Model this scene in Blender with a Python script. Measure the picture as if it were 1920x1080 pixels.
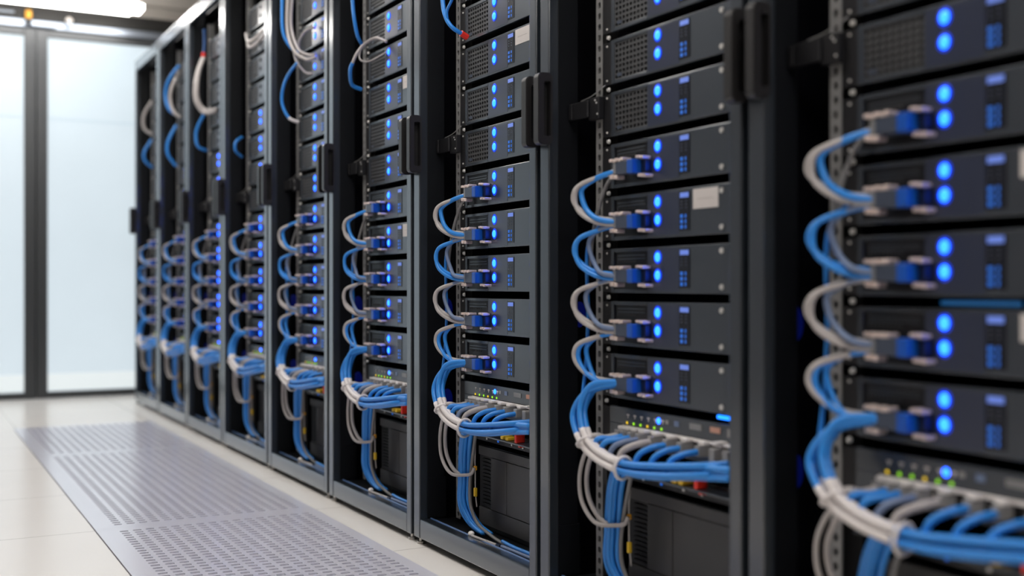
import bpy, bmesh, math, random
from mathutils import Vector, Matrix
random.seed(4)
for o in list(bpy.data.objects): bpy.data.objects.remove(o)
SC = bpy.context.scene
COL = SC.collection
PI = math.pi

# ------------------------------------------------------------------ camera, world, exposure
FZ = -0.018                       # finished floor level (rack bases start at z = 0)
cd = bpy.data.cameras.new('camera'); cam = bpy.data.objects.new('camera', cd); COL.objects.link(cam)
cam.location = (0, 0, 0.664)
cam.rotation_euler = (PI/2, 0, -math.radians(28.4))
cd.sensor_width = 36; cd.lens = 36*2128/1920; cd.shift_y = -6/1920
cd.clip_start = 0.02; cd.clip_end = 60
cd.dof.use_dof = True; cd.dof.focus_distance = 2.75; cd.dof.aperture_fstop = 1.7
SC.camera = cam
w = bpy.data.worlds.new('world'); SC.world = w; w.use_nodes = True
w.node_tree.nodes['Background'].inputs[0].default_value = (0.75, 0.85, 1, 1)
w.node_tree.nodes['Background'].inputs[1].default_value = 0.3
SC.view_settings.view_transform = 'Standard'; SC.view_settings.look = 'None'
SC.view_settings.gamma = 1; SC.view_settings.use_curve_mapping = False
SC.view_settings.exposure = 0.0
LAMP = 16.0          # ceiling light strength
GLASS = 0.73        # back-lit frosted glass strength

# ------------------------------------------------------------------ materials
def mat(name, col, rough=.5, metal=0, emit=None, es=0, spec=.5, coat=0, cior=1.5, ctint=(1,1,1), crough=.2, bump=0, bscale=200, var=0, vscale=6, trans=0):
    m = bpy.data.materials.new(name); m.use_nodes = True
    nt = m.node_tree; b = nt.nodes['Principled BSDF']
    b.inputs['Base Color'].default_value = (*col, 1)
    b.inputs['Roughness'].default_value = rough
    b.inputs['Metallic'].default_value = metal
    b.inputs['Specular IOR Level'].default_value = spec
    b.inputs['Coat Weight'].default_value = coat; b.inputs['Coat Roughness'].default_value = crough; b.inputs['Coat IOR'].default_value = cior; b.inputs['Coat Tint'].default_value = (*ctint, 1)
    b.inputs['Transmission Weight'].default_value = trans
    if emit:
        b.inputs['Emission Color'].default_value = (*emit, 1); b.inputs['Emission Strength'].default_value = es
    if bump or var:
        tc = nt.nodes.new('ShaderNodeTexCoord')
        n = nt.nodes.new('ShaderNodeTexNoise'); n.inputs['Scale'].default_value = bscale; n.inputs['Detail'].default_value = 3
        nt.links.new(tc.outputs['Object'], n.inputs['Vector'])
        if bump:
            bp = nt.nodes.new('ShaderNodeBump'); bp.inputs['Strength'].default_value = bump; bp.inputs['Distance'].default_value = .0006
            nt.links.new(n.outputs['Fac'], bp.inputs['Height']); nt.links.new(bp.outputs['Normal'], b.inputs['Normal'])
        if var:
            n2 = nt.nodes.new('ShaderNodeTexNoise'); n2.inputs['Scale'].default_value = vscale; n2.inputs['Detail'].default_value = 4
            nt.links.new(tc.outputs['Object'], n2.inputs['Vector'])
            mx = nt.nodes.new('ShaderNodeMix'); mx.data_type = 'RGBA'
            mx.inputs[6].default_value = (*[c*(1-var) for c in col], 1); mx.inputs[7].default_value = (*[min(1, c*(1+var)) for c in col], 1)
            nt.links.new(n2.outputs['Fac'], mx.inputs[0]); nt.links.new(mx.outputs[2], b.inputs['Base Color'])
    return m
M = dict(
 frame=mat('rack_frame_paint', (.022,.026,.031), .36, .0, coat=1, cior=1.7, crough=.17, ctint=(.84,.91,1), bump=.15, bscale=900),
 frame_dark=mat('rack_inner_paint', (.007,.008,.010), .42, .0, spec=.22, bump=.1, bscale=900),
 side=mat('side_panel_paint', (.004,.004,.006), .3, .0, spec=.2),
 face=mat('server_face_paint', (.044,.048,.057), .38, .2, coat=.8, cior=1.6, ctint=(.82,.92,1), bump=.12, bscale=1200, var=.08, vscale=9),
 chassis=mat('server_chassis', (.012,.013,.016), .35, .3),
 vent=mat('vent_grille_paint', (.065,.067,.072), .45, .2),
 cavity=mat('cavity_black', (.003,.003,.004), .8),
 galv=mat('galvanised_steel', (.30,.30,.30), .4, .4, var=.2, vscale=40),
 ear=mat('ear_black', (.008,.008,.010), .5),
 screw=mat('screw_nickel', (.72,.71,.69), .28, .35),
 led=mat('blue_led', (.02,.1,.4), .3, emit=(.010,.098,1), es=7),
 halo=mat('blue_led_halo', (.01,.05,.3), .4, emit=(0,.030,.70), es=1.0),  # glowing disc standing in for the halo round each status light
 led_wash=mat('led_wash_plastic', (.024,.032,.062), .3, coat=.5),  # tinted blue for the wash of the status lights on the face
 edge=mat('pale_blue_edge_highlight', (.16,.30,.62), .3, coat=1),  # strip colour stands in for the blue highlight along the bottom rail
 sideglow=mat('faint_blue_glow_spot', (.002,.004,.03), .5, emit=(0,.004,.10), es=.4),  # dim emission standing in for LED reflections on the rack side
 led_dim=mat('blue_display_light', (.02,.1,.3), .4, emit=(.02,.20,1), es=.42),
 led_icon=mat('display_icon_light', (.1,.15,.3), .4, emit=(.14,.24,.85), es=.6),
 display=mat('display_panel_black', (.012,.014,.022), .25),
 sticker=mat('paper_sticker', (.66,.62,.60), .6, var=.04, vscale=60),
 print_=mat('faint_print', (.5,.47,.45), .7),
 blue=mat('blue_cable_jacket', (.026,.25,.74), .36, spec=.5),
 dblue=mat('dark_blue_cable_jacket', (.012,.075,.25), .4),
 grey=mat('grey_cable_jacket', (.44,.41,.40), .42),
 dgrey=mat('dark_grey_cable_jacket', (.20,.195,.195), .45),
 white=mat('white_cable_sleeve', (.70,.66,.65), .45),
 slate=mat('blue_grey_cable_jacket', (.16,.22,.36), .42),
 yellow=mat('yellow_plastic', (.75,.48,.02), .45),
 red=mat('red_plastic', (.80,.035,.02), .4),
 orange=mat('orange_plastic', (.9,.42,.02), .4),
 housing=mat('connector_housing', (.060,.075,.11), .35, .2),
 bplug=mat('connector_blue_shell', (.006,.085,.45), .32),
 dplug=mat('connector_navy_end', (.005,.010,.035), .35),
 clip=mat('connector_clip_metal', (.86,.72,.66), .3, .45, bump=.8, bscale=260),
 crystal=mat('clear_plug_plastic', (.42,.41,.40), .15, trans=.25),
 latch=mat('pale_plug_latch', (.92,.88,.85), .3),
 green=mat('green_led', (.1,.3,0), .4, emit=(.30,.75,.02), es=1.1),
 yled=mat('amber_led', (.3,.25,0), .4, emit=(.9,.6,.02), es=.9),
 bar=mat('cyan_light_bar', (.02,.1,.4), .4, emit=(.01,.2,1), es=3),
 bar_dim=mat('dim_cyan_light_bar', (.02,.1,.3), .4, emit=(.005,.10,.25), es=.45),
 peach=mat('peach_label', (.62,.33,.24), .5),
 ups=mat('ups_front_paint', (.060,.059,.060), .42, .1, bump=.1, bscale=700),
 rubber=mat('handle_rubber', (.017,.016,.017), .36),
 doorframe=mat('door_frame_anodised', (.060,.064,.068), .35, .4),
 track=mat('door_track_aluminium', (.30,.34,.40), .35, .7),
 operator=mat('door_operator_black', (.020,.020,.019), .5),
 wall=mat('wall_plaster', (.55,.52,.48), .7, var=.03, vscale=2),
 wall_left=mat('wall_panel_taupe', (.20,.185,.175), .5, var=.05, vscale=2),
 ceiling=mat('ceiling_board', (.66,.60,.55), .7, var=.03, vscale=3),
 lamp=mat('lamp_diffuser', (.9,.9,.9), .4, emit=(1,.965,.92), es=LAMP),
 lamp_body=mat('lamp_body_white', (.75,.70,.66), .4),
 foot=mat('levelling_foot_zinc', (.60,.58,.55), .3, .9),
 grille=mat('floor_grille_paint', (.72,.72,.82), .30, .0, coat=.8, var=.05, vscale=3),
 plenum=mat('plenum_grey', (.09,.085,.09), .8),
)
# floor: cream vinyl slabs with hairline joints every 0.6 m along the aisle
def floor_mat():
    m = mat('floor_slab_vinyl', (.80,.76,.71), .24, spec=.5)
    nt = m.node_tree; b = nt.nodes['Principled BSDF']
    tc = nt.nodes.new('ShaderNodeTexCoord'); sx = nt.nodes.new('ShaderNodeSeparateXYZ'); nt.links.new(tc.outputs['Object'], sx.inputs[0])
    fac = None
    for ax, off in (('Y', 3.312), ('X', .488)):
        a = nt.nodes.new('ShaderNodeMath'); a.operation = 'SUBTRACT'; a.inputs[1].default_value = off-60*.612
        nt.links.new(sx.outputs[ax], a.inputs[0])
        md = nt.nodes.new('ShaderNodeMath'); md.operation = 'MODULO'; md.inputs[1].default_value = .612; nt.links.new(a.outputs[0], md.inputs[0])
        lt = nt.nodes.new('ShaderNodeMath'); lt.operation = 'LESS_THAN'; lt.inputs[1].default_value = .0022; nt.links.new(md.outputs[0], lt.inputs[0])
        if fac is None: fac = lt
        else:
            mx = nt.nodes.new('ShaderNodeMath'); mx.operation = 'MAXIMUM'; nt.links.new(fac.outputs[0], mx.inputs[0]); nt.links.new(lt.outputs[0], mx.inputs[1]); fac = mx
    n = nt.nodes.new('ShaderNodeTexNoise'); n.inputs['Scale'].default_value = 2.5; n.inputs['Detail'].default_value = 4; nt.links.new(tc.outputs['Object'], n.inputs['Vector'])
    c1 = nt.nodes.new('ShaderNodeMix'); c1.data_type = 'RGBA'; c1.inputs[6].default_value = (.83,.80,.765,1); c1.inputs[7].default_value = (.89,.865,.835,1); nt.links.new(n.outputs['Fac'], c1.inputs[0])
    c2 = nt.nodes.new('ShaderNodeMix'); c2.data_type = 'RGBA'; c2.inputs[7].default_value = (.22,.19,.17,1); nt.links.new(c1.outputs[2], c2.inputs[6]); nt.links.new(fac.outputs[0], c2.inputs[0])
    nt.links.new(c2.outputs[2], b.inputs['Base Color'])
    return m
M['floor'] = floor_mat()
# frosted pane: a lit window (daylight behind the film), slightly uneven film
def pane_mat():
    m = mat('frosted_glass', (.14,.17,.19), .25, emit=(.82,.93,1), es=GLASS)
    nt = m.node_tree; b = nt.nodes['Principled BSDF']
    tc = nt.nodes.new('ShaderNodeTexCoord'); n = nt.nodes.new('ShaderNodeTexNoise'); n.inputs['Scale'].default_value = 1.6
    nt.links.new(tc.outputs['Object'], n.inputs['Vector'])
    mr = nt.nodes.new('ShaderNodeMapRange'); mr.inputs[3].default_value = GLASS*.93; mr.inputs[4].default_value = GLASS*1.07
    nt.links.new(n.outputs['Fac'], mr.inputs[0]); nt.links.new(mr.outputs[0], b.inputs['Emission Strength'])
    return m
M['pane'] = pane_mat()
M['film'] = mat('frosted_film_band', (.14,.17,.19), .3, emit=(.72,.86,.95), es=GLASS*.95)
M['film_low'] = mat('clear_film_band', (.22,.24,.25), .3, emit=(.90,.97,.98), es=GLASS*1.04)

# ------------------------------------------------------------------ mesh helpers
def link(name, me, m, parent=None, loc=(0,0,0)):
    o = bpy.data.objects.new(name, me); COL.objects.link(o); o.location = loc
    if m is not None: me.materials.append(m)
    if parent is not None: o.parent = parent
    return o
class MB:
    def __init__(s): s.bm = bmesh.new(); s.smooth = False
    def box(s, x0, x1, y0, y1, z0, z1, bev=0, seg=2):
        r = bmesh.ops.create_cube(s.bm, size=1)
        vs = r['verts']
        for v in vs:
            v.co = Vector(((x0+x1)/2 + v.co.x*(x1-x0), (y0+y1)/2 + v.co.y*(y1-y0), (z0+z1)/2 + v.co.z*(z1-z0)))
        if bev:
            es = set(e for v in vs for e in v.link_edges)
            bmesh.ops.bevel(s.bm, geom=list(es), offset=bev, segments=seg, affect='EDGES', profile=.5)
        return s
    def cyl(s, p0, p1, r0, r1=None, seg=14):
        p0 = Vector(p0); p1 = Vector(p1); d = p1-p0; r1 = r0 if r1 is None else r1
        q = Vector((0,0,1)).rotation_difference(d).to_matrix().to_4x4()
        bmesh.ops.create_cone(s.bm, cap_ends=True, segments=seg, radius1=r0, radius2=r1, depth=d.length, matrix=Matrix.Translation((p0+p1)/2) @ q)
        return s
    def dome(s, c, rx, ry, rz):
        r = bmesh.ops.create_uvsphere(s.bm, u_segments=16, v_segments=10, radius=1)
        for v in r['verts']: v.co = Vector((c[0]+v.co.x*rx, c[1]+v.co.y*ry, c[2]+v.co.z*rz))
        s.smooth = True; return s
    def tube(s, pts, r, seg=10, n=7, closed=False):
        P = spline([Vector(p) for p in pts], n, closed) if n > 1 else [Vector(p) for p in pts]
        rings = []; N = len(P); nrm = None
        for i, p in enumerate(P):
            t = (P[(i+1) % N]-P[i-1]) if closed else (P[min(i+1, N-1)]-P[max(i-1, 0)])
            t.normalize()
            if nrm is None: nrm = t.orthogonal().normalized()
            nrm = (nrm - t*nrm.dot(t)).normalized(); b = t.cross(nrm)
            rr = r(i/(N-1)) if callable(r) else r
            rings.append([s.bm.verts.new(p + (nrm*math.cos(2*PI*k/seg) + b*math.sin(2*PI*k/seg))*rr) for k in range(seg)])
        for i in range(N if closed else N-1):
            A, B = rings[i], rings[(i+1) % N]
            for k in range(seg): s.bm.faces.new((A[k], A[(k+1) % seg], B[(k+1) % seg], B[k]))
        if not closed:
            s.bm.faces.new(rings[0][::-1]); s.bm.faces.new(rings[-1])
        s.smooth = True; return s
    def perf(s, O, U, V, W, nu, nv, cu, cv, hu, hv, mu=0, mv=0, mu1=None, mv1=None, rnd=.6):
        """plate at O spanned by unit U,V with thickness W (vector); nu x nv holes, pitch cu,cv, hole hu,hv, margins"""
        O, U, V, W = map(Vector, (O, U, V, W)); mu1 = mu if mu1 is None else mu1; mv1 = mv if mv1 is None else mv1
        g = {}
        def vt(a, b, w=0):
            k = (round(a, 6), round(b, 6), w)
            if k not in g: g[k] = s.bm.verts.new(O+U*a+V*b+W*w)
            return g[k]
        for i in range(nu):
            for j in range(nv):
                a0, b0 = mu+i*cu, mv+j*cv; a1, b1 = a0+cu, b0+cv; ac, bc = (a0+a1)/2, (b0+b1)/2
                out = [(a0,b0),(ac,b0),(a1,b0),(a1,bc),(a1,b1),(ac,b1),(a0,b1),(a0,bc)]
                k = rnd
                h = [(ac-hu/2*.86,bc-hv/2*.8),(ac,bc-hv/2),(ac+hu/2*.86,bc-hv/2*.8),(ac+hu/2,bc),(ac+hu/2*.86,bc+hv/2*.8),(ac,bc+hv/2),(ac-hu/2*.86,bc+hv/2*.8),(ac-hu/2,bc)]
                for q in range(8):
                    r = (q+1) % 8
                    s.bm.faces.new((vt(*out[q]), vt(*out[r]), vt(*h[r]), vt(*h[q])))
                    s.bm.faces.new((vt(*h[q]), vt(*h[r]), vt(*h[r], 1), vt(*h[q], 1)))
        Au, Av = nu*cu, nv*cv
        def q4(a0, a1, b0, b1):
            if a1-a0 > 1e-6 and b1-b0 > 1e-6: s.bm.faces.new([s.bm.verts.new(O+U*a+V*b) for a, b in ((a0,b0),(a1,b0),(a1,b1),(a0,b1))])
        q4(0, mu, 0, mv+Av+mv1); q4(mu+Au, mu+Au+mu1, 0, mv+Av+mv1); q4(mu, mu+Au, 0, mv); q4(mu, mu+Au, mv+Av, mv+Av+mv1)
        return s
    def build(s, name, m, parent=None, org=(0,0,0), smooth=None):
        bmesh.ops.recalc_face_normals(s.bm, faces=s.bm.faces[:]) if name not in ('vent_grille',) else None
        me = bpy.data.meshes.new(name); 
        bmesh.ops.translate(s.bm, verts=s.bm.verts[:], vec=-Vector(org))
        s.bm.to_mesh(me); s.bm.free()
        if s.smooth if smooth is None else smooth:
            for p in me.polygons: p.use_smooth = True
        return link(name, me, m, parent)
def spline(P, n, closed=False):
    out = []; N = len(P)
    for i in range(N if closed else N-1):
        if closed: p0, p1, p2, p3 = P[i-1], P[i], P[(i+1) % N], P[(i+2) % N]
        else: p0, p1, p2, p3 = P[max(i-1, 0)], P[i], P[i+1], P[min(i+2, N-1)]
        for k in range(n):
            t = k/n
            out.append(.5*((2*p1)+(p2-p0)*t+(2*p0-5*p1+4*p2-p3)*t*t+(3*p1-p0-3*p2+p3)*t**3))
    if not closed: out.append(P[-1])
    return out
def tag(o, label=None, cat=None, group=None, kind=None):
    if label: o['label'] = label
    if cat: o['category'] = cat
    if group: o['group'] = group
    if kind: o['kind'] = kind
    return o
def empty(name, loc):
    o = bpy.data.objects.new(name, None); COL.objects.link(o); o.location = loc; o.empty_display_size = .05
    return o
def struct(name, mb, m, parent=None):
    o = mb.build(name, m, parent)
    if parent is None: o['kind'] = 'structure'
    return o

# ------------------------------------------------------------------ room shell
X0, X1, Y0, Y1, ZC = -1.72, 2.6, -2.0, 7.29, 2.52
GX0, GX1 = .478, 1.112                                   # strip of grilles in the floor
GY = [(1.80, 3.308), (3.310, 4.843), (4.845, 5.83)]
f = MB()
f.box(X0, GX0, Y0, Y1+.4, FZ-.05, FZ); f.box(GX1, X1, Y0, Y1+.4, FZ-.05, FZ)
f.box(GX0, GX1, Y0, GY[0][0], FZ-.05, FZ); f.box(GX0, GX1, GY[2][1], Y1+.4, FZ-.05, FZ)
struct('floor', f, M['floor'])
f = MB().box(GX0-.05, GX1+.05, GY[0][0]-.05, GY[2][1]+.05, FZ-.075, FZ-.0505)
tray = struct('trim_1', f, M['plenum'])
struct('ceiling', MB().box(X0-.1, X1+.1, Y0-.1, Y1+.5, ZC, ZC+.08), M['ceiling'])
struct('wall_left', MB().box(X0-.1, X0, Y0, Y1+.4, FZ-.05, ZC), M['wall_left'])
struct('wall_right', MB().box(X1, X1+.1, Y0, Y1+.4, FZ-.05, ZC), M['wall_left'])
struct('wall_back', MB().box(X0-.1, X1+.1, Y0-.1, Y0, FZ-.05, ZC), M['wall_left'])
struct('wall_front', MB().box(X0, X1, Y1+.03, Y1+.13, 2.27, ZC).box(X0, X1, Y1-.02, Y1+.03, 2.40, ZC), M['wall'])
# sliding glass doors in the end wall
def door(name, xa, xb, open_side):
    st = .064
    fr = MB()
    fr.box(xa, xa+st, Y1, Y1+.05, FZ+.004, 2.19, .004); fr.box(xb-st, xb, Y1, Y1+.05, FZ+.004, 2.19, .004)
    fr.box(xa+st, xb-st, Y1+.004, Y1+.046, FZ+.004, .024, .003); fr.box(xa+st, xb-st, Y1+.004, Y1+.046, 2.145, 2.19, .003)
    o = struct(name, fr, M['doorframe'])
    MB().box(xa+st-.004, xb-st+.004, Y1+.02, Y1+.03, .02, 2.15).build('glass_pane', M['pane'], o)
    MB().box(xa+st, xb-st, Y1+.017, Y1+.0198, 1.655, 1.667).build('film_seam', M['film'], o)
    MB().box(xa+st, xb-st, Y1+.017, Y1+.0198, .03, .13).build('clear_band', M['film_low'], o)
    return o
door('door_1', .722, 2.0, 1); door('door_2', -.50, .720, 0); door('door_3', X0, -.502, 0)
struct('trim_2', MB().box(X0, X1, Y1-.012, Y1+.03, 2.192, 2.238, .004), M['track'])
struct('trim_3', MB().box(X0, X1, Y1-.02, Y1+.03, 2.238, 2.32, .003), M['operator'])
MBp = MB().box(.69, .83, Y1-.034, Y1-.0125, 2.196, 2.232, .004).build('mounting_plate', M['track'])
tag(MBp, 'small pale metal plate fixed on the track over the glass door joint', 'plate')
e = empty('warning_light', (.675, Y1-.05, 2.225))
MB().box(-.018, .018, -.018, .018, .008, .058, .008, 3).build('lens', M['orange'], e)
MB().box(-.014, .014, -.012, .03, -.02, .008, .002).build('base', M['operator'], e)
tag(e, 'small orange light above the glass door joint, under the ceiling lamp', 'light')
e = empty('door_sensor', (.90, Y1-.05, 2.235))
MB().dome((0, 0, .012), .022, .02, .02).build('cover', M['lamp_body'], e)
MB().box(-.014, .014, -.005, .03, -.02, .0, .002).build('base', M['track'], e)
tag(e, 'small round white sensor over the right glass door', 'sensor')
o = MB().box(.5, .60, Y1-.036, Y1-.0205, 2.262, 2.274, .003).build('latch_plate', M['track'])
tag(o, 'tiny grey metal latch plate left of the orange light', 'plate')

# ceiling lamps (one visible, the rest added and unseen): slim rounded panels hung across the aisle
def ceiling_lamp(y, label, first=None):
    if first:
        r = first.copy(); COL.objects.link(r); r.location.y = y
        for c in first.children: q = c.copy(); COL.objects.link(q); q.parent = r
    else:
        r = empty('ceiling_lamp', (.58, y, 2.27))
        d = MB(); d.box(-.68, .68, -.125, .125, .0, .03)
        es = [e for e in d.bm.edges if abs(e.verts[0].co.z-e.verts[1].co.z) > .02]
        bmesh.ops.bevel(d.bm, geom=es, offset=.05, segments=6, affect='EDGES')
        d.build('diffuser', M['lamp'], r)
        MB().box(-.66, .66, -.11, .11, .0301, .055, .004).build('body', M['lamp_body'], r)
        for sx in (-.5, .5): MB().cyl((sx, 0, .055), (sx, 0, .25), .006).build('hanger_rod', M['track'], r)
    tag(r, label, 'ceiling lamp', 'ceiling lamps over the aisle')
    return r
L0 = ceiling_lamp(6.92, 'long white rounded ceiling lamp in front of the glass doors')
for i, y in enumerate((5.2, 3.5, 1.8, .1, -1.4)):  # unseen lamps, added along the aisle to light the racks
    ceiling_lamp(y, ['first','second','third','fourth','fifth'][i]+' added, unseen ceiling lamp back from the visible one', L0)

# ------------------------------------------------------------------ floor grilles
def grille(y0, y1, label, ny):
    W = GX1-GX0-.004; L = y1-y0
    r = empty('floor_grille', ((GX0+GX1)/2, (y0+y1)/2, FZ))
    a = MB()
    cu, nu = .0345, 16; mu = .050; mu1 = W-mu-cu*nu
    cv = (L-.07)/ny
    a.perf((-W/2, -L/2, .003), (1,0,0), (0,1,0), (0,0,-.012), nu, ny, cu, cv, .0235, cv*.55, mu, .035, mu1, .035)
    a.build('perforated_plate', M['grille'], r)
    b = MB(); b.box(-W/2, -W/2+.004, -L/2, L/2, -.05, .0022); b.box(W/2-.004, W/2, -L/2, L/2, -.05, .0022)
    b.box(-W/2+.004, W/2-.004, -L/2, -L/2+.004, -.05, .0022); b.box(-W/2+.004, W/2-.004, L/2-.004, L/2, -.05, .0022)
    b.build('edge_frame', M['grille'], r)
    tag(r, label, 'floor grille', 'perforated floor grilles in the aisle')
grille(*GY[0], 'nearest perforated grey floor grille, cut by the bottom edge', 50)
grille(*GY[1], 'middle perforated grey floor grille of the three in the aisle', 50)
grille(*GY[2], 'farthest perforated floor grille, closest to the glass doors', 32)

# ------------------------------------------------------------------ racks and everything in them
# rack coordinates: d = depth behind the front plane (+x), u = distance from the far seam toward the camera (-y), z
PX = 1.2; PITCH = .672
def SY(k): return 1.435+PITCH*k
NR = 9
RK = ['nearest rack at right', 'second rack from right', 'third rack from right', 'fourth rack from right', 'fifth rack from right',
      'sixth rack from right', 'seventh rack from right', 'last rack but one', 'farthest rack, by glass doors']
RG = ['nearest rack', 'second rack', 'third rack', 'fourth rack', 'fifth rack', 'sixth rack', 'seventh rack', 'eighth rack', 'ninth rack']
ORD = ['first','second','third','fourth','fifth','sixth','seventh','eighth','ninth','tenth','eleventh','twelfth','thirteenth','fourteenth']
def ub(mb, d0, d1, u0, u1, z0, z1, bev=0, seg=2): return mb.box(d0, d1, -u1, -u0, z0, z1, bev, seg)
def pt(p): return (p[0], -p[1], p[2])
def root(name, d, u, z):           # empty in rack 0
    return empty(name, (PX+d, SY(0)-u, z)), (d, -u, z)
def at_rack(o, k):
    o.location = Vector(o.location)+Vector((0, PITCH*k, 0))
def copy_tree(o, parent=None):
    c = o.copy(); COL.objects.link(c)
    if parent is not None: c.parent = parent
    for ch in o.children: copy_tree(ch, c)
    return c
def spread(proto, ks, labf, cat, grpf, names=None):
    """use proto for the first rack in ks, copies for the rest"""
    base = Vector(proto.location); kids = proto
    objs = [proto]+[copy_tree(proto) for _ in ks[1:]]
    for o, k in zip(objs, ks):
        o.location = base+Vector((0, PITCH*k, 0)); tag(o, labf(k), cat, grpf(k) if grpf else None)
    return objs

# --- rack cabinet
r, og = root('server_rack', 0, 0, 0)
def post(uf0, uf1, ui0, ui1):
    a = MB(); ub(a, 0, .024, uf0, uf1, .0, 1.953, .0025)
    o = a.build('post', M['frame'], r, og)
    b = MB(); ub(b, .0242, .075, ui0, ui1, .0, 1.95, .002); b.build('post_return', M['frame_dark'], o, (0,0,0))
    c = MB(); ub(c, .0245, .079, ui0-.0015 if ui0 > .1 else ui0, ui1 if ui0 > .1 else ui1+.0015, .05, .155, .001); c.build('base_cover', M['frame_dark'], o, (0,0,0))
    return o
post(.013, .050, .013, .046); post(.637, .667, .641, .667)
a = MB(); ub(a, 0.001, .03, .0505, .6365, .0, .050, .003); a.build('bottom_rail', M['frame'], r, og)
a = MB(); ub(a, 0.001, .03, .0505, .6365, 1.893, 1.953, .003); a.build('top_rail', M['frame'], r, og)
a = MB(); ub(a, .0305, 1.0, .0505, .6365, .032, .046, .001); a.build('floor_plate', M['frame_dark'], r, og)
a = MB(); ub(a, .0755, 1.0, .013, .659, 1.935, 1.953, .001); a.build('top_plate', M['frame_dark'], r, og)
for (u0, u1) in ((.014, .020), (.653, .659)):
    a = MB(); ub(a, .0755, .998, u0, u1, .002, 1.934, .001); a.build('side_panel', M['side'], r, og)
a = MB(); ub(a, 1.001, 1.01, .013, .659, .0, 1.953); a.build('rear_panel', M['side'], r, og)
def rail(u0, d):
    a = MB(); n = 81
    a.perf((d, -u0, .06), (0,-1,0), (0,0,1), (.004,0,0), 1, n, .025, .0225, .0105, .0135)
    ub(a, d+.0002, d+.03, u0, u0+.0012, .06, .06+n*.0225); a.build('mounting_rail', M['galv'], r, og)
rail(.118, .074)
a = MB(); ub(a, .10, .104, .10, .16, .05, 1.89); a.build('inner_post', M['cavity'], r, og)
def handle(uc, w):
    a = MB(); H = .150; zb = .955
    def rr(x0, x1, z0, z1, rad, n=5):
        P = []
        for cx, cz, a0 in ((x1-rad, z1-rad, 0), (x0+rad, z1-rad, 90), (x0+rad, z0+rad, 180), (x1-rad, z0+rad, 270)):
            for i in range(n+1):
                t = math.radians(a0+90*i/n); P.append((cx+rad*math.cos(t), cz+rad*math.sin(t)))
        return P
    O_ = rr(-.036, -.0008, zb, zb+H, .011); I_ = rr(-.023, -.006, zb+.018, zb+H-.018, .004)
    rings = []
    for P, yy in ((O_, -w), (O_, w), (I_, w), (I_, -w)):
        ins = .0
        rings.append([a.bm.verts.new((x, -uc+yy, z)) for x, z in P])
    n = len(O_)
    for q in range(4):
        A, B = rings[q], rings[(q+1) % 4]
        for i in range(n): a.bm.faces.new((A[i], A[(i+1) % n], B[(i+1) % n], B[i]))
    es = [e for e in a.bm.edges if (e.verts[0] in rings[0] and e.verts[1] in rings[0]) or (e.verts[0] in rings[1] and e.verts[1] in rings[1])]
    bmesh.ops.bevel(a.bm, geom=es, offset=.002, segments=2, affect='EDGES')
    h_ = a.build('handle', M['rubber'], r, og)
    b = MB(); ub(b, -.0232, -.0058, uc-w+.001, uc-w+.006, zb+.0175, zb+H-.0175); b.build('grip_recess', M['cavity'], h_, (0,0,0))
    return h_
handle(.058, .0115); handle(.6775, .0115)
# bracket arm between post and mounting rail, with its thin stay wire
a = MB(); ub(a, .052, .058, .047, .118, 1.010, 1.046, .002); ub(a, .0585, .0735, .112, .150, 1.004, 1.050, .002); ub(a, .048, .0515, .050, .062, 1.012, 1.044, .001)
br = a.build('bracket_arm', M['ear'], r, og)
MB().tube([pt((.056, .088, 1.0475)), pt((.062, .12, 1.054)), pt((.066, .165, 1.070))], .0012, 6, 3).build('stay_wire', M['galv'], br)
for i, (u, z) in enumerate(((.139, 1.043), (.144, 1.037), (.147, 1.014))):
    MB().cyl(pt((.0585, u, z)), pt((.0570, u, z)), .002).build('screw', M['screw'], br)
a = MB(); ub(a, .0305, .0345, .0505, .6365, .0462, .0515, .0006); x_ = a.build('edge_highlight', M['edge'], r, og); tag(x_, 'thin pale blue painted highlight')
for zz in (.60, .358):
    MB().dome(pt((.094, .0205, zz)), .016, .0015, .028).build('glow_spot', M['sideglow'], r, og)
for u in (.030, .645):
    a = MB(); a.cyl(pt((.014, u, FZ)), pt((.014, u, FZ+.007)), .012, .011); a.cyl(pt((.014, u, FZ+.007)), pt((.014, u, .001)), .005)
    a.build('levelling_foot', M['foot'], r, og)
for d in (.9,):
    for u in (.030, .645):
        a = MB(); a.cyl(pt((d, u, FZ)), pt((d, u, .001)), .012); a.build('levelling_foot', M['foot'], r, og)
LK = ['black open server rack cut off by the right edge', 'second black open server rack from the right', 'third black open server rack from the right',
      'fourth black open server rack from the right', 'fifth black open server rack from the right', 'sixth black open server rack from the right',
      'seventh black open server rack from the right', 'open server rack next to the one at the far end', 'farthest server rack, standing at the glass doors']
spread(r, range(NR), lambda k: LK[k], 'server rack', lambda k: 'server racks in a row along the aisle')

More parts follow.
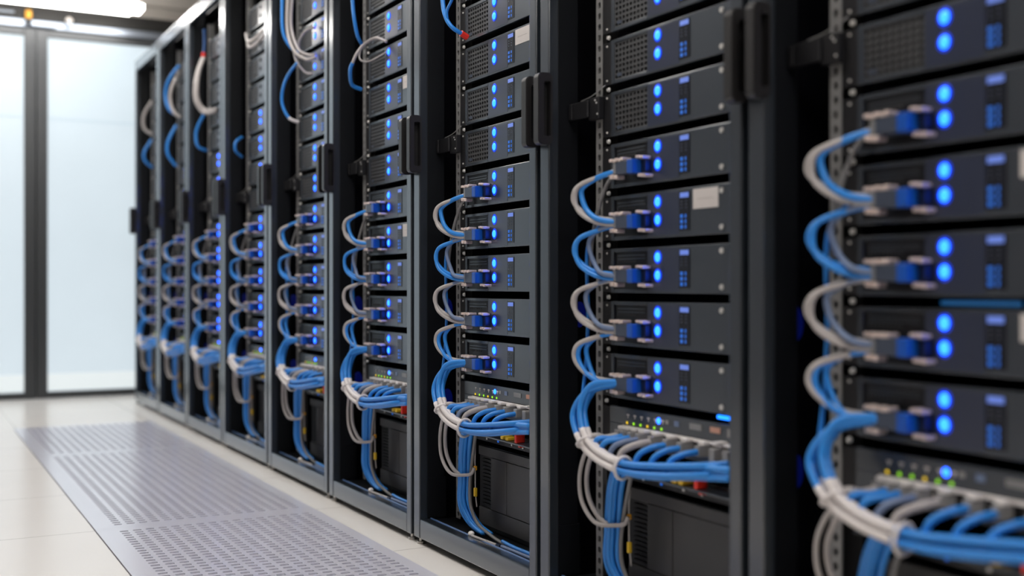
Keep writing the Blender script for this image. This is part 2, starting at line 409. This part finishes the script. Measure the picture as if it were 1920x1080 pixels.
# --- servers
SH = .0885; SP = .1055; SB = .437
def server(kind):
    r, og = root('rack_server', .07, .40, SB)
    z = SB
    a = MB(); ub(a, .0785, .70, .186, .63, z+.002, z+SH-.002, .001); a.build('chassis', M['chassis'], r, og)
    a = MB(); ub(a, .07, .078, .306, .636, z, z+SH, .0014); ub(a, .07, .078, .179, .190, z, z+SH, .0012)
    ub(a, .0702, .078, .1905, .3055, z, z+.007, .0008); ub(a, .0702, .078, .1905, .3055, z+SH-.007, z+SH, .0008)
    a.build('front_panel', M['face'], r, og)
    a = MB()
    if kind == 'vent':
        a.perf((.0722, -.1905, z+.007), (0,-1,0), (0,0,1), (.004,0,0), 9, 7, .0126, .0105, .0088, .0066, .0008, .0005, .0008, .0005)
        g = a.build('vent_grille', M['vent'], r, og)
        a = MB(); ub(a, .0768, .078, .1905, .3055, z+.007, z+SH-.007); a.build('grille_backing', M['cavity'], g, (0,0,0)); 
        if random.random() < 2: 
            a = MB(); ub(a, .0712, .0722, .200, .216, z+.012, z+.019, .0004); a.build('tab', M['housing'], g, (0,0,0))
    else:
        ub(a, .0735, .078, .1905, .3055, z+.0072, z+SH-.0072)
        g = a.build('port_panel', M['chassis'], r, og)
        a = MB(); 
        for j in range(2): ub(a, .0722, .0735, .200, .296, z+.066+j*.0065, z+.0685+j*.0065, .0005)
        a.build('slot_vent', M['face'], g, (0,0,0))
        a = MB()
        for j in range(9): ub(a, .0722, .0735, .20+j*.0075, .2035+j*.0075, z+.060, z+.064)
        a.build('small_slots', M['vent'], g, (0,0,0))
    for dz in (.034, .0685):
        l_ = MB().dome(pt((.0690, .342, z+dz)), .004, .0084, .0092).build('status_light', M['led'], r, og)
        MB().dome(pt((.0692, .342, z+dz)), .0008, .0128, .0135).build('led_halo', M['halo'], l_, (0,0,0))
    a = MB(); ub(a, .0694, .07, .3085, .4085, z+.004, z+SH-.004, .0003); a.build('led_wash_panel', M['led_wash'], r, og)
    a = MB(); ub(a, .0690, .07, .409, .441, z+.010, z+.082, .0004); dp = a.build('display_strip', M['display'], r, og)
    a = MB(); ub(a, .0684, .0690, .412, .438, z+.071, z+.080, .0003); a.build('display_icon', M['led_icon'], dp, (0,0,0))
    a = MB(); rnd = random.Random(3)
    for i in range(2):
        for j in range(3):
            ub(a, .0684, .0690, .413+i*.014, .421+i*.014 - (.004 if i else 0), z+.014+j*.0098, z+.0205+j*.0098, .0004)
    a.build('display_lights', M['led_dim'], dp, (0,0,0))
    a = MB()
    for i in range(2):
        for j in range(3): ub(a, .0685, .0690, .415+i*.013, .419+i*.013, z+.051+j*.006, z+.0535+j*.006)
    a.build('display_marks', M['housing'], dp, (0,0,0))
    for dz in (.012, .076):
        MB().cyl(pt((.0705, .532, z+dz)), pt((.0675, .532, z+dz)), .0054, .0046).build('screw', M['screw'], r, og)
    a = MB(); ub(a, .0742, .0784, .144, .1785, z+.001, z+SH-.001, .0006); ea = a.build('mounting_ear', M['ear'], r, og)
    for dz in (.010, .080):
        MB().cyl(pt((.0742, .160, z+dz)), pt((.0722, .160, z+dz)), .0024, .002).build('screw', M['screw'], ea, (0,0,0))
    MB().cyl(pt((.0742, .167, z+.0965)), pt((.0700, .167, z+.0965)), .0048, .0035).build('cage_nut', M['screw'], ea, (0,0,0))
    return r
# sub-part meshes were built in rack coordinates: bring them into their parent's frame
def fix_sub(rt, og):
    for c in rt.children:
        for g in c.children: g.location = Vector(g.location)-Vector(og)
sv_port = server('port'); fix_sub(sv_port, (.07, -.40, SB))
sv_vent = server('vent'); fix_sub(sv_vent, (.07, -.40, SB))
MAXK = [7, 8, 10, 11, 12, 13, 13, 13, 13]
STICK = {(1,3):0, (0,3):0, (0,1):0, (2,7):1, (3,3):1, (3,7):1, (4,2):1}
first = {True: True, False: True}
for k in range(NR):
    for j in range(MAXK[k]):
        port = j < 5
        src = sv_port if port else sv_vent
        if first[port]: o = src; first[port] = False
        else: o = None
        if o is None:
            pass
        key = (k, j)
        # copies are made before stickers are added to a server
        STICK.setdefault('todo', []).append((k, j, port, o))
for (k, j, port, o) in STICK.pop('todo'):
    o2 = copy_tree(sv_port if port else sv_vent)
    o2.name = 'rack_server'
    o2.location = (PX+.07, SY(k)-.40, SB+SP*j)
    desc = 'black server with cable connector' if port else 'black server with vented front'
    if k >= 5 and j >= (9 if k == 5 else 8):          # these show no lit status lights in the photo
        for c in o2.children:
            if c.name.startswith('status_light'):
                for q in list(c.children): bpy.data.objects.remove(q)
                me = c.data.copy(); me.materials.clear(); me.materials.append(M['display']); c.data = me
    if (k, j) in STICK:
        desc = 'black server with white sticker'
        u0 = .451 if k < 2 else .448
        u0 = {(0,3): .462, (0,1): .462}.get((k, j), u0)
        a = MB(); a.box(-.0012, -.0001, .40-u0-.072, .40-u0, .048, .084, .0002); s_ = a.build('sticker', M['sticker'], o2); tag(s_, 'white paper sticker')
        a = MB(); a.box(-.0016, -.0012, .40-u0-.058, .40-u0-.012, .0650, .0662); a.build('faint_line', M['print_'], s_)
    if (k, j) == (1, 0):
        a = MB(); a.box(.003, .007, .40-.552, .40-.513, -.0095, -.003, .0028, 3); l_ = a.build('light_bar', M['bar'], o2); tag(l_, 'glowing cyan blue light bar')
    if (k, j) == (0, 2):
        a = MB(); a.box(.004, .008, .40-.46, .40-.33, -.012, -.006, .003, 3); l_ = a.build('light_bar', M['bar_dim'], o2); tag(l_, 'dim teal light bar')
    tag(o2, f'{desc}, {ORD[j]} above the switch, {RK[k]}', 'server', f'servers in the {RG[k]}')
def kill(o):
    for c in list(o.children): kill(c)
    bpy.data.objects.remove(o)
kill(sv_port); kill(sv_vent)

# --- cable connectors on the five lowest servers
r, og = root('cable_connector', .05, .30, SB+.033)
z = SB+.033
a = MB(); ub(a, .036, .0725, .246, .287, z-.0125, z+.0125, .002); a.build('housing', M['housing'], r, og)
a = MB(); ub(a, .0345, .0725, .2872, .307, z-.0135, z+.0135, .002); x_ = a.build('blue_shell', M['bplug'], r, og); tag(x_, 'bright blue shell')
a = MB(); ub(a, .054, .0725, .3072, .322, z-.012, z+.012, .0015); a.build('end_block', M['dplug'], r, og)
def clip(name, u0, u1, z0, z1, d0=.034):
    a = MB(); n = max(2, int((u1-u0)/.009))
    for i in range(n):
        q0 = u0+(u1-u0)*i/n; q1 = u0+(u1-u0)*(i+1)/n
        ub(a, d0+.002*(i % 2), d0+.022, q0, q1-.0006, z0-.0012*(i % 2), z1+.0014*((i+1) % 2), .0016, 2)
    c = a.build(name, M['clip'], r, og); tag(c, 'shiny pinkish metal clip')
clip('clip', .226, .274, z+.0135, z+.0185); clip('clip', .300, .322, z+.0150, z+.0195, .046)
clip('clip', .228, .252, z-.0200, z-.0130); clip('clip', .304, .328, z-.0205, z-.0155, .048)
a = MB(); ub(a, .038, .060, .234, .2458, z-.011, z+.0125, .002); a.build('strain_relief', M['galv'], r, og)
objs = []
for k in range(NR):
    for j in range(5):
        c = r if (k, j) == (0, 0) else copy_tree(r)
        objs.append((c, k, j))
for c, k, j in objs:
    c.location = (PX+.05, SY(k)-.30, SB+.033+SP*j)
    tag(c, f'blue and metal cable connector, {["lowest","second lowest","middle","second highest","highest"][j]} of five, {RK[k]}', 'connector', f'cable connectors in the {RG[k]}')

# --- network switch
r, og = root('network_switch', .07, .40, .345)
a = MB(); ub(a, .0785, .50, .184, .63, .347, .417, .001); a.build('chassis', M['chassis'], r, og)
a = MB(); ub(a, .070, .078, .176, .636, .387, .420, .001); ub(a, .070, .078, .176, .636, .346, .356, .001); ub(a, .070, .078, .176, .222, .3562, .3868, .0006); ub(a, .070, .078, .628, .636, .3562, .3868)
a.build('front_panel', M['face'], r, og)
a = MB(); ub(a, .0765, .078, .2222, .6278, .3562, .3868); a.build('port_recess', M['cavity'], r, og)
a = MB(); ub(a, .066, .0698, .225, .625, .3800, .3860, .001); x_ = a.build('port_strip', M['latch'], r, og); tag(x_, 'pale metal strip over the ports')
for i in range(6):
    a = MB(); ub(a, .0685, .0699, .236+.023*i, .241+.023*i, .3885, .3935, .0005); x_ = a.build('port_light', M['green'] if i % 3 else M['yled'], r, og)
    a = MB(); ub(a, .0690, .0699, .238+.023*i, .246+.023*i, .4050, .4085); ub(a, .0690, .0699, .241+.023*i, .243+.023*i, .4005, .4048); a.build('port_mark', M['sticker'], r, og)
MB().dome(pt((.0698, .344, .4055)), .003, .0058, .0062).build('status_light', M['led'], r, og)
for (u0, u1, z0, z1, mm, nm) in ((.366,.376,.402,.410,'crystal','port_mark'), (.394,.408,.401,.411,'slate','port_mark'), (.440,.476,.401,.412,'galv','small_socket'), (.500,.528,.402,.412,'peach','peach_label'), (.548,.575,.3985,.413,'crystal','small_socket'), (.590,.615,.3985,.413,'galv','small_socket')):
    a = MB(); ub(a, .0685, .0699, u0, u1, z0, z1, .0006); a.build(nm, M[mm], r, og)
a = MB(); ub(a, .0742, .0784, .144, .1755, .347, .417, .0006); a.build('mounting_ear', M['ear'], r, og)
MB().cyl(pt((.0742, .160, .428)), pt((.070, .160, .428)), .0048, .0035).build('cage_nut', M['screw'], r, og)
# free plugs at the right end of the row
for i in range(3):
    u = .540+.036*i
    a = MB(); ub(a, .040, .0695, u-.008, u+.008, .354, .3798, .002); p_ = a.build('port_plug', M['crystal'], r, og)
    a = MB(); ub(a, .044, .0695, u-.009, u+.009, .3866, .3905, .001); x_ = a.build('latch', M['latch'], p_, (0,0,0)); x_.location = -Vector(og)
spread(r, range(NR), lambda k: 'network switch with a row of cables plugged in, '+RK[k], 'network switch', lambda k: 'network switches in the racks')

# --- power strip and battery unit in the rack foot
r, og = root('power_strip', .08, .40, .268)
a = MB(); ub(a, .085, .20, .19, .63, .275, .305, .001); a.build('body', M['ear'], r, og)
a = MB(); ub(a, .050, .085, .19, .636, .2945, .2985, .0012); a.build('shelf_lip', M['face'], r, og)
a = MB(); ub(a, .050, .074, .477, .487, .299, .324, .002); ub(a, .060, .078, .478, .487, .288, .2944, .001); x_ = a.build('red_plug', M['red'], r, og)
a = MB(); ub(a, .056, .078, .592, .606, .299, .318, .002); a.build('red_plug', M['red'], r, og)
for u in (.405, .428):
    a = MB(); ub(a, .052, .080, u, u+.014, .2988, .308, .002); a.build('yellow_plug', M['yellow'], r, og)
for u, mm in ((.27, 'screw'), (.33, 'led_dim'), (.40, 'screw'), (.455, 'screw')):
    a = MB(); ub(a, .083, .0849, u, u+.006, .280, .285, .0005); a.build('socket_light', M[mm], r, og)
spread(r, range(NR), lambda k: 'black power strip with a red plug under the switch, '+RK[k], 'power strip', lambda k: 'power strips under the switches')

r, og = root('battery_unit', .10, .40, .046)
a = MB(); ub(a, .106, .62, .19, .632, .0465, .258, .002); a.build('body', M['chassis'], r, og)
a = MB(); ub(a, .098, .1055, .20, .634, .234, .257, .001); a.build('top_cover', M['ups'], r, og)
a = MB(); ub(a, .099, .1055, .265, .3475, .104, .2325, .001); a.build('door', M['ups'], r, og)
a = MB(); ub(a, .099, .1055, .3495, .634, .104, .2325, .001); a.build('door', M['ups'], r, og)
a = MB(); ub(a, .099, .1055, .20, .634, .060, .1025, .001); a.build('kick_panel', M['ups'], r, og)
a = MB()
for i in range(13): ub(a, .101, .1055, .215, .262, .110+.0093*i, .1145+.0093*i, .0006)
a.build('louvre', M['frame_dark'], r, og)
spread(r, range(NR), lambda k: 'low dark battery unit with two doors in the foot, '+RK[k], 'battery unit', lambda k: 'battery units at the rack feet')

# --- cables
def cable(path, rad, m, name='patch_cable', sleeve=None, end=None, n=7, seg=10, tail=None):
    """path in rack coordinates of rack 0; single mesh thing (children: sleeve, plug)"""
    P = [pt(p) for p in path]
    O = P[0]
    a = MB(); a.tube(P, rad, seg, n)
    o = a.build(name, M[m], None, O); o.location = (PX+O[0], SY(0)+O[1], O[2])
    if sleeve:
        i0, i1 = sleeve; Q = spline([Vector(p) for p in P], n)
        a = MB(); a.tube([tuple(q) for q in Q[int(i0*n):int(i1*n)+1]], rad+.0008, seg, 1)
        s_ = a.build('sleeve', M['white'], o, O); tag(s_, 'white sleeve')
    if end:
        mm, L = end; p = Vector(P[-1]); q = Vector(P[-2]); t = (p-q).normalized()
        a = MB(); a.tube([tuple(p-t*.004), tuple(p+t*L)], rad*1.5, 8, 1); a.build('plug', M[mm], o, O, smooth=False)
    return o
def cspread(o, lab, grp, ks=range(NR), cat='cable'):
    spread(o, list(ks), lambda k: f'{lab}, {RK[k]}', cat, lambda k: f'{grp} in the {RG[k]}')
def zc(j): return SB+.033+SP*j
def loop(j, specs, lab):
    """specs: (material, label, radius, bulge u, bulge d, dz, width)"""
    zt, zb = zc(j), zc(j-1)
    for (m, cl, rad, ub_, db, dz, dd) in specs:
        zm = (zt+zb)/2+dz
        p = [(.050, .262, zt-.003+dd*.4), (.047, .240, zt-.004+dd*.4), (.026, .203, zt-.014), (db+.003, (ub_+.178)/2 , zt-.030), (db, ub_, zm), (db+.004, ub_+.014, zb+.026+dd), (.020, ub_+.046, zb+.006+dd), (.045, .240, zb+dd), (.050, .262, zb+dd)]
        o = cable(p, rad, m)
        cspread(o, f'{cl} cable in {lab}', f'cables of {lab}')
loop(4, [('grey','outer light grey',.0048,.147,.000,.000,.006), ('grey','inner light grey',.0048,.1585,-.002,-.006,-.005), ('blue','bright blue',.0056,.166,.008,.006,.001)], 'the topmost cable loop')
loop(3, [('blue','outer bright blue',.0048,.148,.002,.000,.004), ('blue','inner bright blue',.0048,.1605,-.002,-.006,-.006), ('slate','blue grey',.0048,.176,.020,.004,.000)], 'the second cable loop')
loop(2, [('grey','outer light grey',.0048,.146,.000,.000,.004), ('grey','inner light grey',.0048,.158,-.003,-.006,-.006), ('slate','blue grey',.0048,.174,.014,.004,.001)], 'the third cable loop')
loop(1, [('grey','light grey',.0052,.148,.002,.000,.003), ('blue','front bright blue',.0048,.157,.006,-.002,-.002), ('blue','rear bright blue',.0048,.169,.018,.004,-.006)], 'the fourth cable loop')
o = cable([(.062,.205,.888), (.052,.188,.86), (.040,.176,.81), (.030,.170,.745), (.028,.168,.69)], .0040, 'dgrey')
cspread(o, 'dark grey cable slanting behind the topmost loop', 'dark grey cables')
o = cable([(.035,.21,.790), (.022,.168,.74), (.026,.163,.60), (.022,.160,.50), (.014,.158,.43)], .0036, 'blue', tail=None)
cspread(o, 'thin blue cable dropping behind the loops', 'thin straight cables')

B = [(.050,.262,.470), (.040,.243,.470), (.012,.196,.455), (.0,.168,.405), (-.008,.205,.357), (-.012,.263,.333), (-.012,.345,.322), (-.008,.430,.327), (-.002,.555,.344), (.0,.634,.352)]
offs = [(-.006,.004,.010), (.004,.012,.008), (-.008,.002,-.004), (.006,-.008,-.008), (.010,.003,.001)]
for i, (od, ou, oz) in enumerate(offs):
    path = []
    for j, p in enumerate(B):
        s = [.15,.25,.8,1.1,1,.9,.9,.95,.9,.7][j]
        # spread across the run: sideways while vertical, up-down while horizontal
        wv = [0,0,.5,1,.7,.4,.2,0,0,0][j]
        side = (oz*1.25)
        path.append((p[0]+od*s, p[1]+side*wv*s*1.2+ou*.15, p[2]+(1-wv)*side*s+ (.010*wv*s if i in (0,1) else 0)))
    if i in (0, 2): path = path[:9]+[(path[9][0]+.03, path[9][1]-.03, path[9][2]+.002)]
    o = cable(path, .0062, 'blue', sleeve=(3.75, 5.9) if i != 3 else (3.6, 5.8))
    cspread(o, ['topmost','second','fourth','lowest','middle'][i]+' thick blue cable with white sleeve in the bundle', 'bundled cables under the switch')
# cable ties round the bundle
def tie(cp, ax, rad, lab, m='white', w_=.0035):
    c = Vector(pt(cp)); t = Vector((ax[0], -ax[1], ax[2])).normalized()
    b1 = Vector((1,0,0)); b1 = (b1-t*b1.dot(t)).normalized(); b2 = t.cross(b1)
    P = [tuple(c+(b1*math.cos(q*PI/6)*rad[0]+b2*math.sin(q*PI/6)*rad[1])) for q in range(12)]
    a = MB(); a.tube(P, w_, 6, 2, True); O = P[0]
    o = a.build('cable_tie', M[m], None, O); o.location = (PX+O[0], SY(0)+O[1], O[2])
    cspread(o, lab, 'cable ties', cat='cable tie')
tie((-.010,.212,.355), (-.1,.6,-.8), (.017,.020), 'white tie at the left bend of the cable bundle')
tie((-.012,.345,.3225), (0,1,-.08), (.019,.021), 'white tie round the level part of the cable bundle')

# stubs from the switch ports into the bundle
stub = [('grey','light grey',.243,.228,.371,.0058), ('blue','bright blue',.262,.240,.364,.0056), ('blue','bright blue',.286,.262,.357,.0056), ('slate','blue grey',.314,.290,.348,.0054),
        ('grey','light grey',.355,.318,.336,.0066), ('blue','bright blue',.402,.372,.338,.0056), ('blue','bright blue',.446,.420,.340,.0056), ('blue','bright blue',.498,.470,.342,.0056)]
OS = ['leftmost','second','third','fourth','fifth','sixth','seventh','rightmost']
for i, (m, cl, up_, ul, zl, rad) in enumerate(stub):
    zp = .369
    path = [(.052, up_, zp), (.036, up_, zp-.001), (.018, up_-.006, zp-.004), (.002, ul+.008, (zp+zl)/2-.001), (-.004, ul, zl-.004), (-.004, ul-.001, zl-.014)]
    o = cable(path, rad, m, n=6)
    O = Vector(pt(path[0]))
    a = MB(); ub(a, .040, .0695, up_-.007, up_+.007, .3600, .3798, .002); p_ = a.build('plug', M['crystal'], o, O)
    a = MB(); ub(a, .050, .0658, up_-.009, up_+.009, .3800, .3862, .0015); q_ = a.build('latch', M['latch'], p_, O)
    cspread(o, f'short {cl} cable, {OS[i]} in the switch ports', 'short switch cables')

# blue cables running down to the rack floor
D = [(.030,.262,.325), (.034,.232,.270), (.040,.214,.215), (.042,.208,.170), (.044,.200,.125), (.050,.205,.092), (.055,.238,.068), (.056,.290,.0575)]
DN = [('blue',.0060,(0,0,0)), ('blue',.0060,(.004,.013,.002)), ('blue',.0058,(.012,.024,.003)), ('dblue',.0045,(.016,.008,.0)), ('blue',.0050,(-.002,.012,.004)),]
for i, (m, rad, (a_, b_, c_)) in enumerate(DN):
    path = [(p[0]+a_, p[1]+b_*(1 if j < 4 else .9+.35*(j-3)*.5), max(p[2]+c_*(j < 6), .046+rad+.0005)) for j, p in enumerate(D)]
    o = cable(path, rad, m)
    cl = 'dark blue' if m == 'dblue' else 'bright blue'
    cspread(o, f'{["leftmost","third","rightmost","dark","front"][i]} {cl} cable hanging down to the rack floor'.replace('dark dark','dark'), 'hanging cables')
o = cable([(.045,.29,.30), (.050,.258,.22), (.052,.243,.16), (.054,.246,.11), (.058,.275,.075), (.060,.33,.060), (.055,.40,.0545), (.052,.47,.0545), (.05,.56,.0545), (.06,.636,.0545)], .0042, 'dgrey')
cspread(o, 'dark grey cable falling then running along the rack floor', 'grey floor cables')
o = cable([(.030,.30,.052), (.034,.36,.052), (.038,.42,.052)], .0035, 'grey', end=('dplug', .012))
cspread(o, 'short pale grey cable on the rack floor', 'short floor cables')
o = cable([(.040,.435,.053), (.042,.50,.053), (.044,.60,.053)], .0042, 'slate')
cspread(o, 'blue grey cable lying along the rack floor sill', 'sill cables')
o = cable([(.047,.425,.062), (.045,.50,.0605), (.050,.60,.0605), (.06,.63,.0605)], .0042, 'blue', end=None)
cspread(o, 'short blue cable end lying on the rack floor', 'blue floor cable ends')
o = cable([(.050,.285,.32), (.054,.268,.24), (.056,.265,.205), (.056,.266,.155), (.058,.270,.115)], .0016, 'grey', n=5, seg=6)
O = Vector(pt((.050,.285,.32)))
a = MB(); ub(a, .052, .060, .262, .270, .140, .162, .002); y_ = a.build('yellow_tag', M['yellow'], o, O); tag(y_, 'yellow tag')
a = MB(); ub(a, .052, .060, .262, .269, .205, .216, .002); y_ = a.build('orange_clip', M['orange'], o, O)
cspread(o, 'thin wire with a yellow tag beside the hanging cables', 'tagged wires')
# grey slack loops left of the bundle
o = cable([(.0,.222,.352), (.004,.185,.325), (.010,.157,.280), (.012,.158,.235), (.014,.182,.205), (.020,.210,.190), (.040,.236,.190), (.047,.262,.197), (.050,.270,.212)], .0042, 'grey')
cspread(o, 'grey slack cable, outer of two loops beside the hanging bundle', 'outer slack loops')
o = cable([(.004,.232,.352), (.010,.196,.318), (.018,.170,.275), (.020,.176,.235), (.026,.200,.203), (.034,.222,.190)], .0048, 'grey')
cspread(o, 'grey slack cable, inner of two loops beside the hanging bundle', 'inner slack loops')
# silver bolts on the rack floor
r, og = root('bolt', .22, .12, .046)
a = MB(); a.cyl(pt((.22,.12,.046)), pt((.22,.12,.056)), .008, .006); a.cyl(pt((.22,.12,.056)), pt((.22,.12,.060)), .003)
a.build('head', M['screw'], r, og)
bl = []
for k in range(NR):
    for q, (dd, du, w_) in enumerate(((.22,.12,'left'), (.24,.16,'middle'), (.16,.18,'right'))):
        c = r if not bl else copy_tree(r)
        bl.append(c); c.location = (PX+dd, SY(k)-du, .046); tag(c, f'small silver bolt, {w_} of three on the rack floor, {RK[k]}', 'bolt', 'bolts on the rack floors')
r, og = root('cable_clamp', .04, .29, .046)
a = MB(); a.dome(pt((.035,.285,.054)), .008, .009, .007); a.build('cap', M['latch'], r, og)
spread(r, range(NR), lambda k: 'small white clamp on the rack floor sill, '+RK[k], 'clamp', lambda k: 'white clamps on the rack floors')

# loose cables near the rack tops, different in each rack
def loose(k, path, rad, m, lab, end=None, sleeve=None, cat='cable'):
    o = cable(path, rad, m, end=end, sleeve=sleeve)
    o.location = Vector(o.location)+Vector((0, PITCH*k, 0))
    tag(o, f'{lab}, {RK[k]}', cat, f'loose cables in the upper part of the {RG[k]}')
loose(2, [(.0,.180,1.50), (0,.194,1.378), (0,.212,1.332), (.01,.228,1.304), (.040,.224,1.291)], .0055, 'blue', 'blue cable with a red plug hanging from above', end=('red', .016))
loose(2, [(.01,.30,1.46), (.0,.258,1.375), (-.002,.226,1.346), (.002,.218,1.325)], .0035, 'blue', 'thin blue cable joining the one with red plug')
loose(3, [(0,.222,1.62), (0,.225,1.519), (0,.238,1.463), (.015,.226,1.415), (.04,.198,1.395)], .0055, 'blue', 'blue cable hanging from the top')
loose(3, [(.065,.335,1.380), (.05,.285,1.399), (.03,.244,1.386), (.01,.235,1.358), (0,.225,1.330)], .0045, 'grey', 'pale grey cable arching to the left')
loose(3, [(0,.225,1.330), (0,.205,1.31), (.02,.166,1.276), (.055,.155,1.266)], .0058, 'blue', 'blue cable curling below a white tie')
loose(3, [(.065,.330,1.350), (.05,.245,1.338), (.03,.218,1.342), (.03,.208,1.366), (.035,.244,1.390), (.055,.300,1.402)], .0026, 'grey', 'thin grey cable curled in a ring')
loose(4, [(0,.186,1.76), (0,.186,1.69), (0,.192,1.571), (.02,.209,1.511), (.05,.219,1.486)], .0055, 'blue', 'blue cable hanging from the top')
loose(4, [(0,.255,1.76), (0,.255,1.68), (0,.249,1.56), (.01,.29,1.48), (.04,.328,1.445), (.062,.365,1.446)], .0062, 'grey', 'thick grey cable swinging to the servers')
loose(4, [(.01,.272,1.76), (.01,.272,1.677), (.01,.26,1.568), (.02,.307,1.482), (.05,.335,1.459), (.062,.36,1.458)], .0052, 'grey', 'thinner grey cable beside the thick one')
loose(4, [(.02,.252,1.495), (.02,.289,1.442), (.045,.305,1.405), (.062,.34,1.396)], .004, 'grey', 'short grey cable dropping lowest')
loose(4, [(.03,.281,1.487), (.03,.293,1.517), (.04,.328,1.543), (.062,.365,1.552)], .004, 'grey', 'short grey cable rising to a server')
loose(4, [(.02,.295,1.436), (.01,.228,1.406), (0,.198,1.362), (0,.186,1.309), (.02,.199,1.258), (.055,.205,1.243)], .0052, 'blue', 'blue cable curling low and back', sleeve=(4, 5))
loose(5, [(.05,.20,1.690), (.03,.308,1.635), (.05,.345,1.647), (.062,.40,1.665)], .006, 'white', 'white cable lying across, higher one')
loose(5, [(.05,.23,1.655), (.03,.315,1.612), (.05,.355,1.622), (.062,.41,1.645)], .006, 'white', 'white cable lying across, lower one')
loose(5, [(.055,.120,1.277), (.02,.151,1.250), (.02,.151,1.214), (.055,.120,1.195)], .0055, 'blue', 'small blue cable loop on the left')
loose(6, [(.05,.150,1.85), (.05,.155,1.78), (.045,.16,1.735)], .006, 'dblue', 'dark blue cable with a red band', end=('red', .014))
loose(6, [(.04,.161,1.715), (.015,.170,1.65), (.0,.187,1.581), (.0,.197,1.508), (.03,.225,1.453), (.062,.321,1.449)], .0085, 'grey', 'thick grey cable sagging to the servers', sleeve=None)
loose(6, [(.045,.17,1.715), (.02,.185,1.65), (.006,.205,1.581), (.008,.214,1.508), (.035,.240,1.462), (.062,.33,1.455)], .0075, 'grey', 'second grey cable sagging behind the thick one')
loose(6, [(.03,.225,1.443), (.006,.187,1.372), (.01,.192,1.303), (.055,.18,1.284)], .007, 'blue', 'blue cable loop below the grey cables')
loose(7, [(.05,.29,1.774), (.01,.235,1.708), (0,.20,1.636), (.01,.23,1.56), (.05,.23,1.53)], .008, 'blue', 'blue cable loop, upper one')
loose(7, [(.06,.24,1.753), (.02,.25,1.662), (.015,.245,1.597), (.03,.265,1.538), (.06,.27,1.515)], .009, 'grey', 'thick grey cable in front of the blue loop')
loose(7, [(.05,.225,1.48), (.01,.215,1.394), (.01,.212,1.328), (.055,.20,1.272)], .008, 'blue', 'blue cable loop, lower one')
loose(8, [(.05,.27,1.694), (.01,.245,1.617), (.01,.250,1.54), (.05,.27,1.505)], .009, 'grey', 'thick grey cable loop')
loose(8, [(.05,.26,1.478), (.01,.262,1.41), (.01,.262,1.36), (.055,.25,1.322)], .008, 'blue', 'blue cable loop under the grey one')
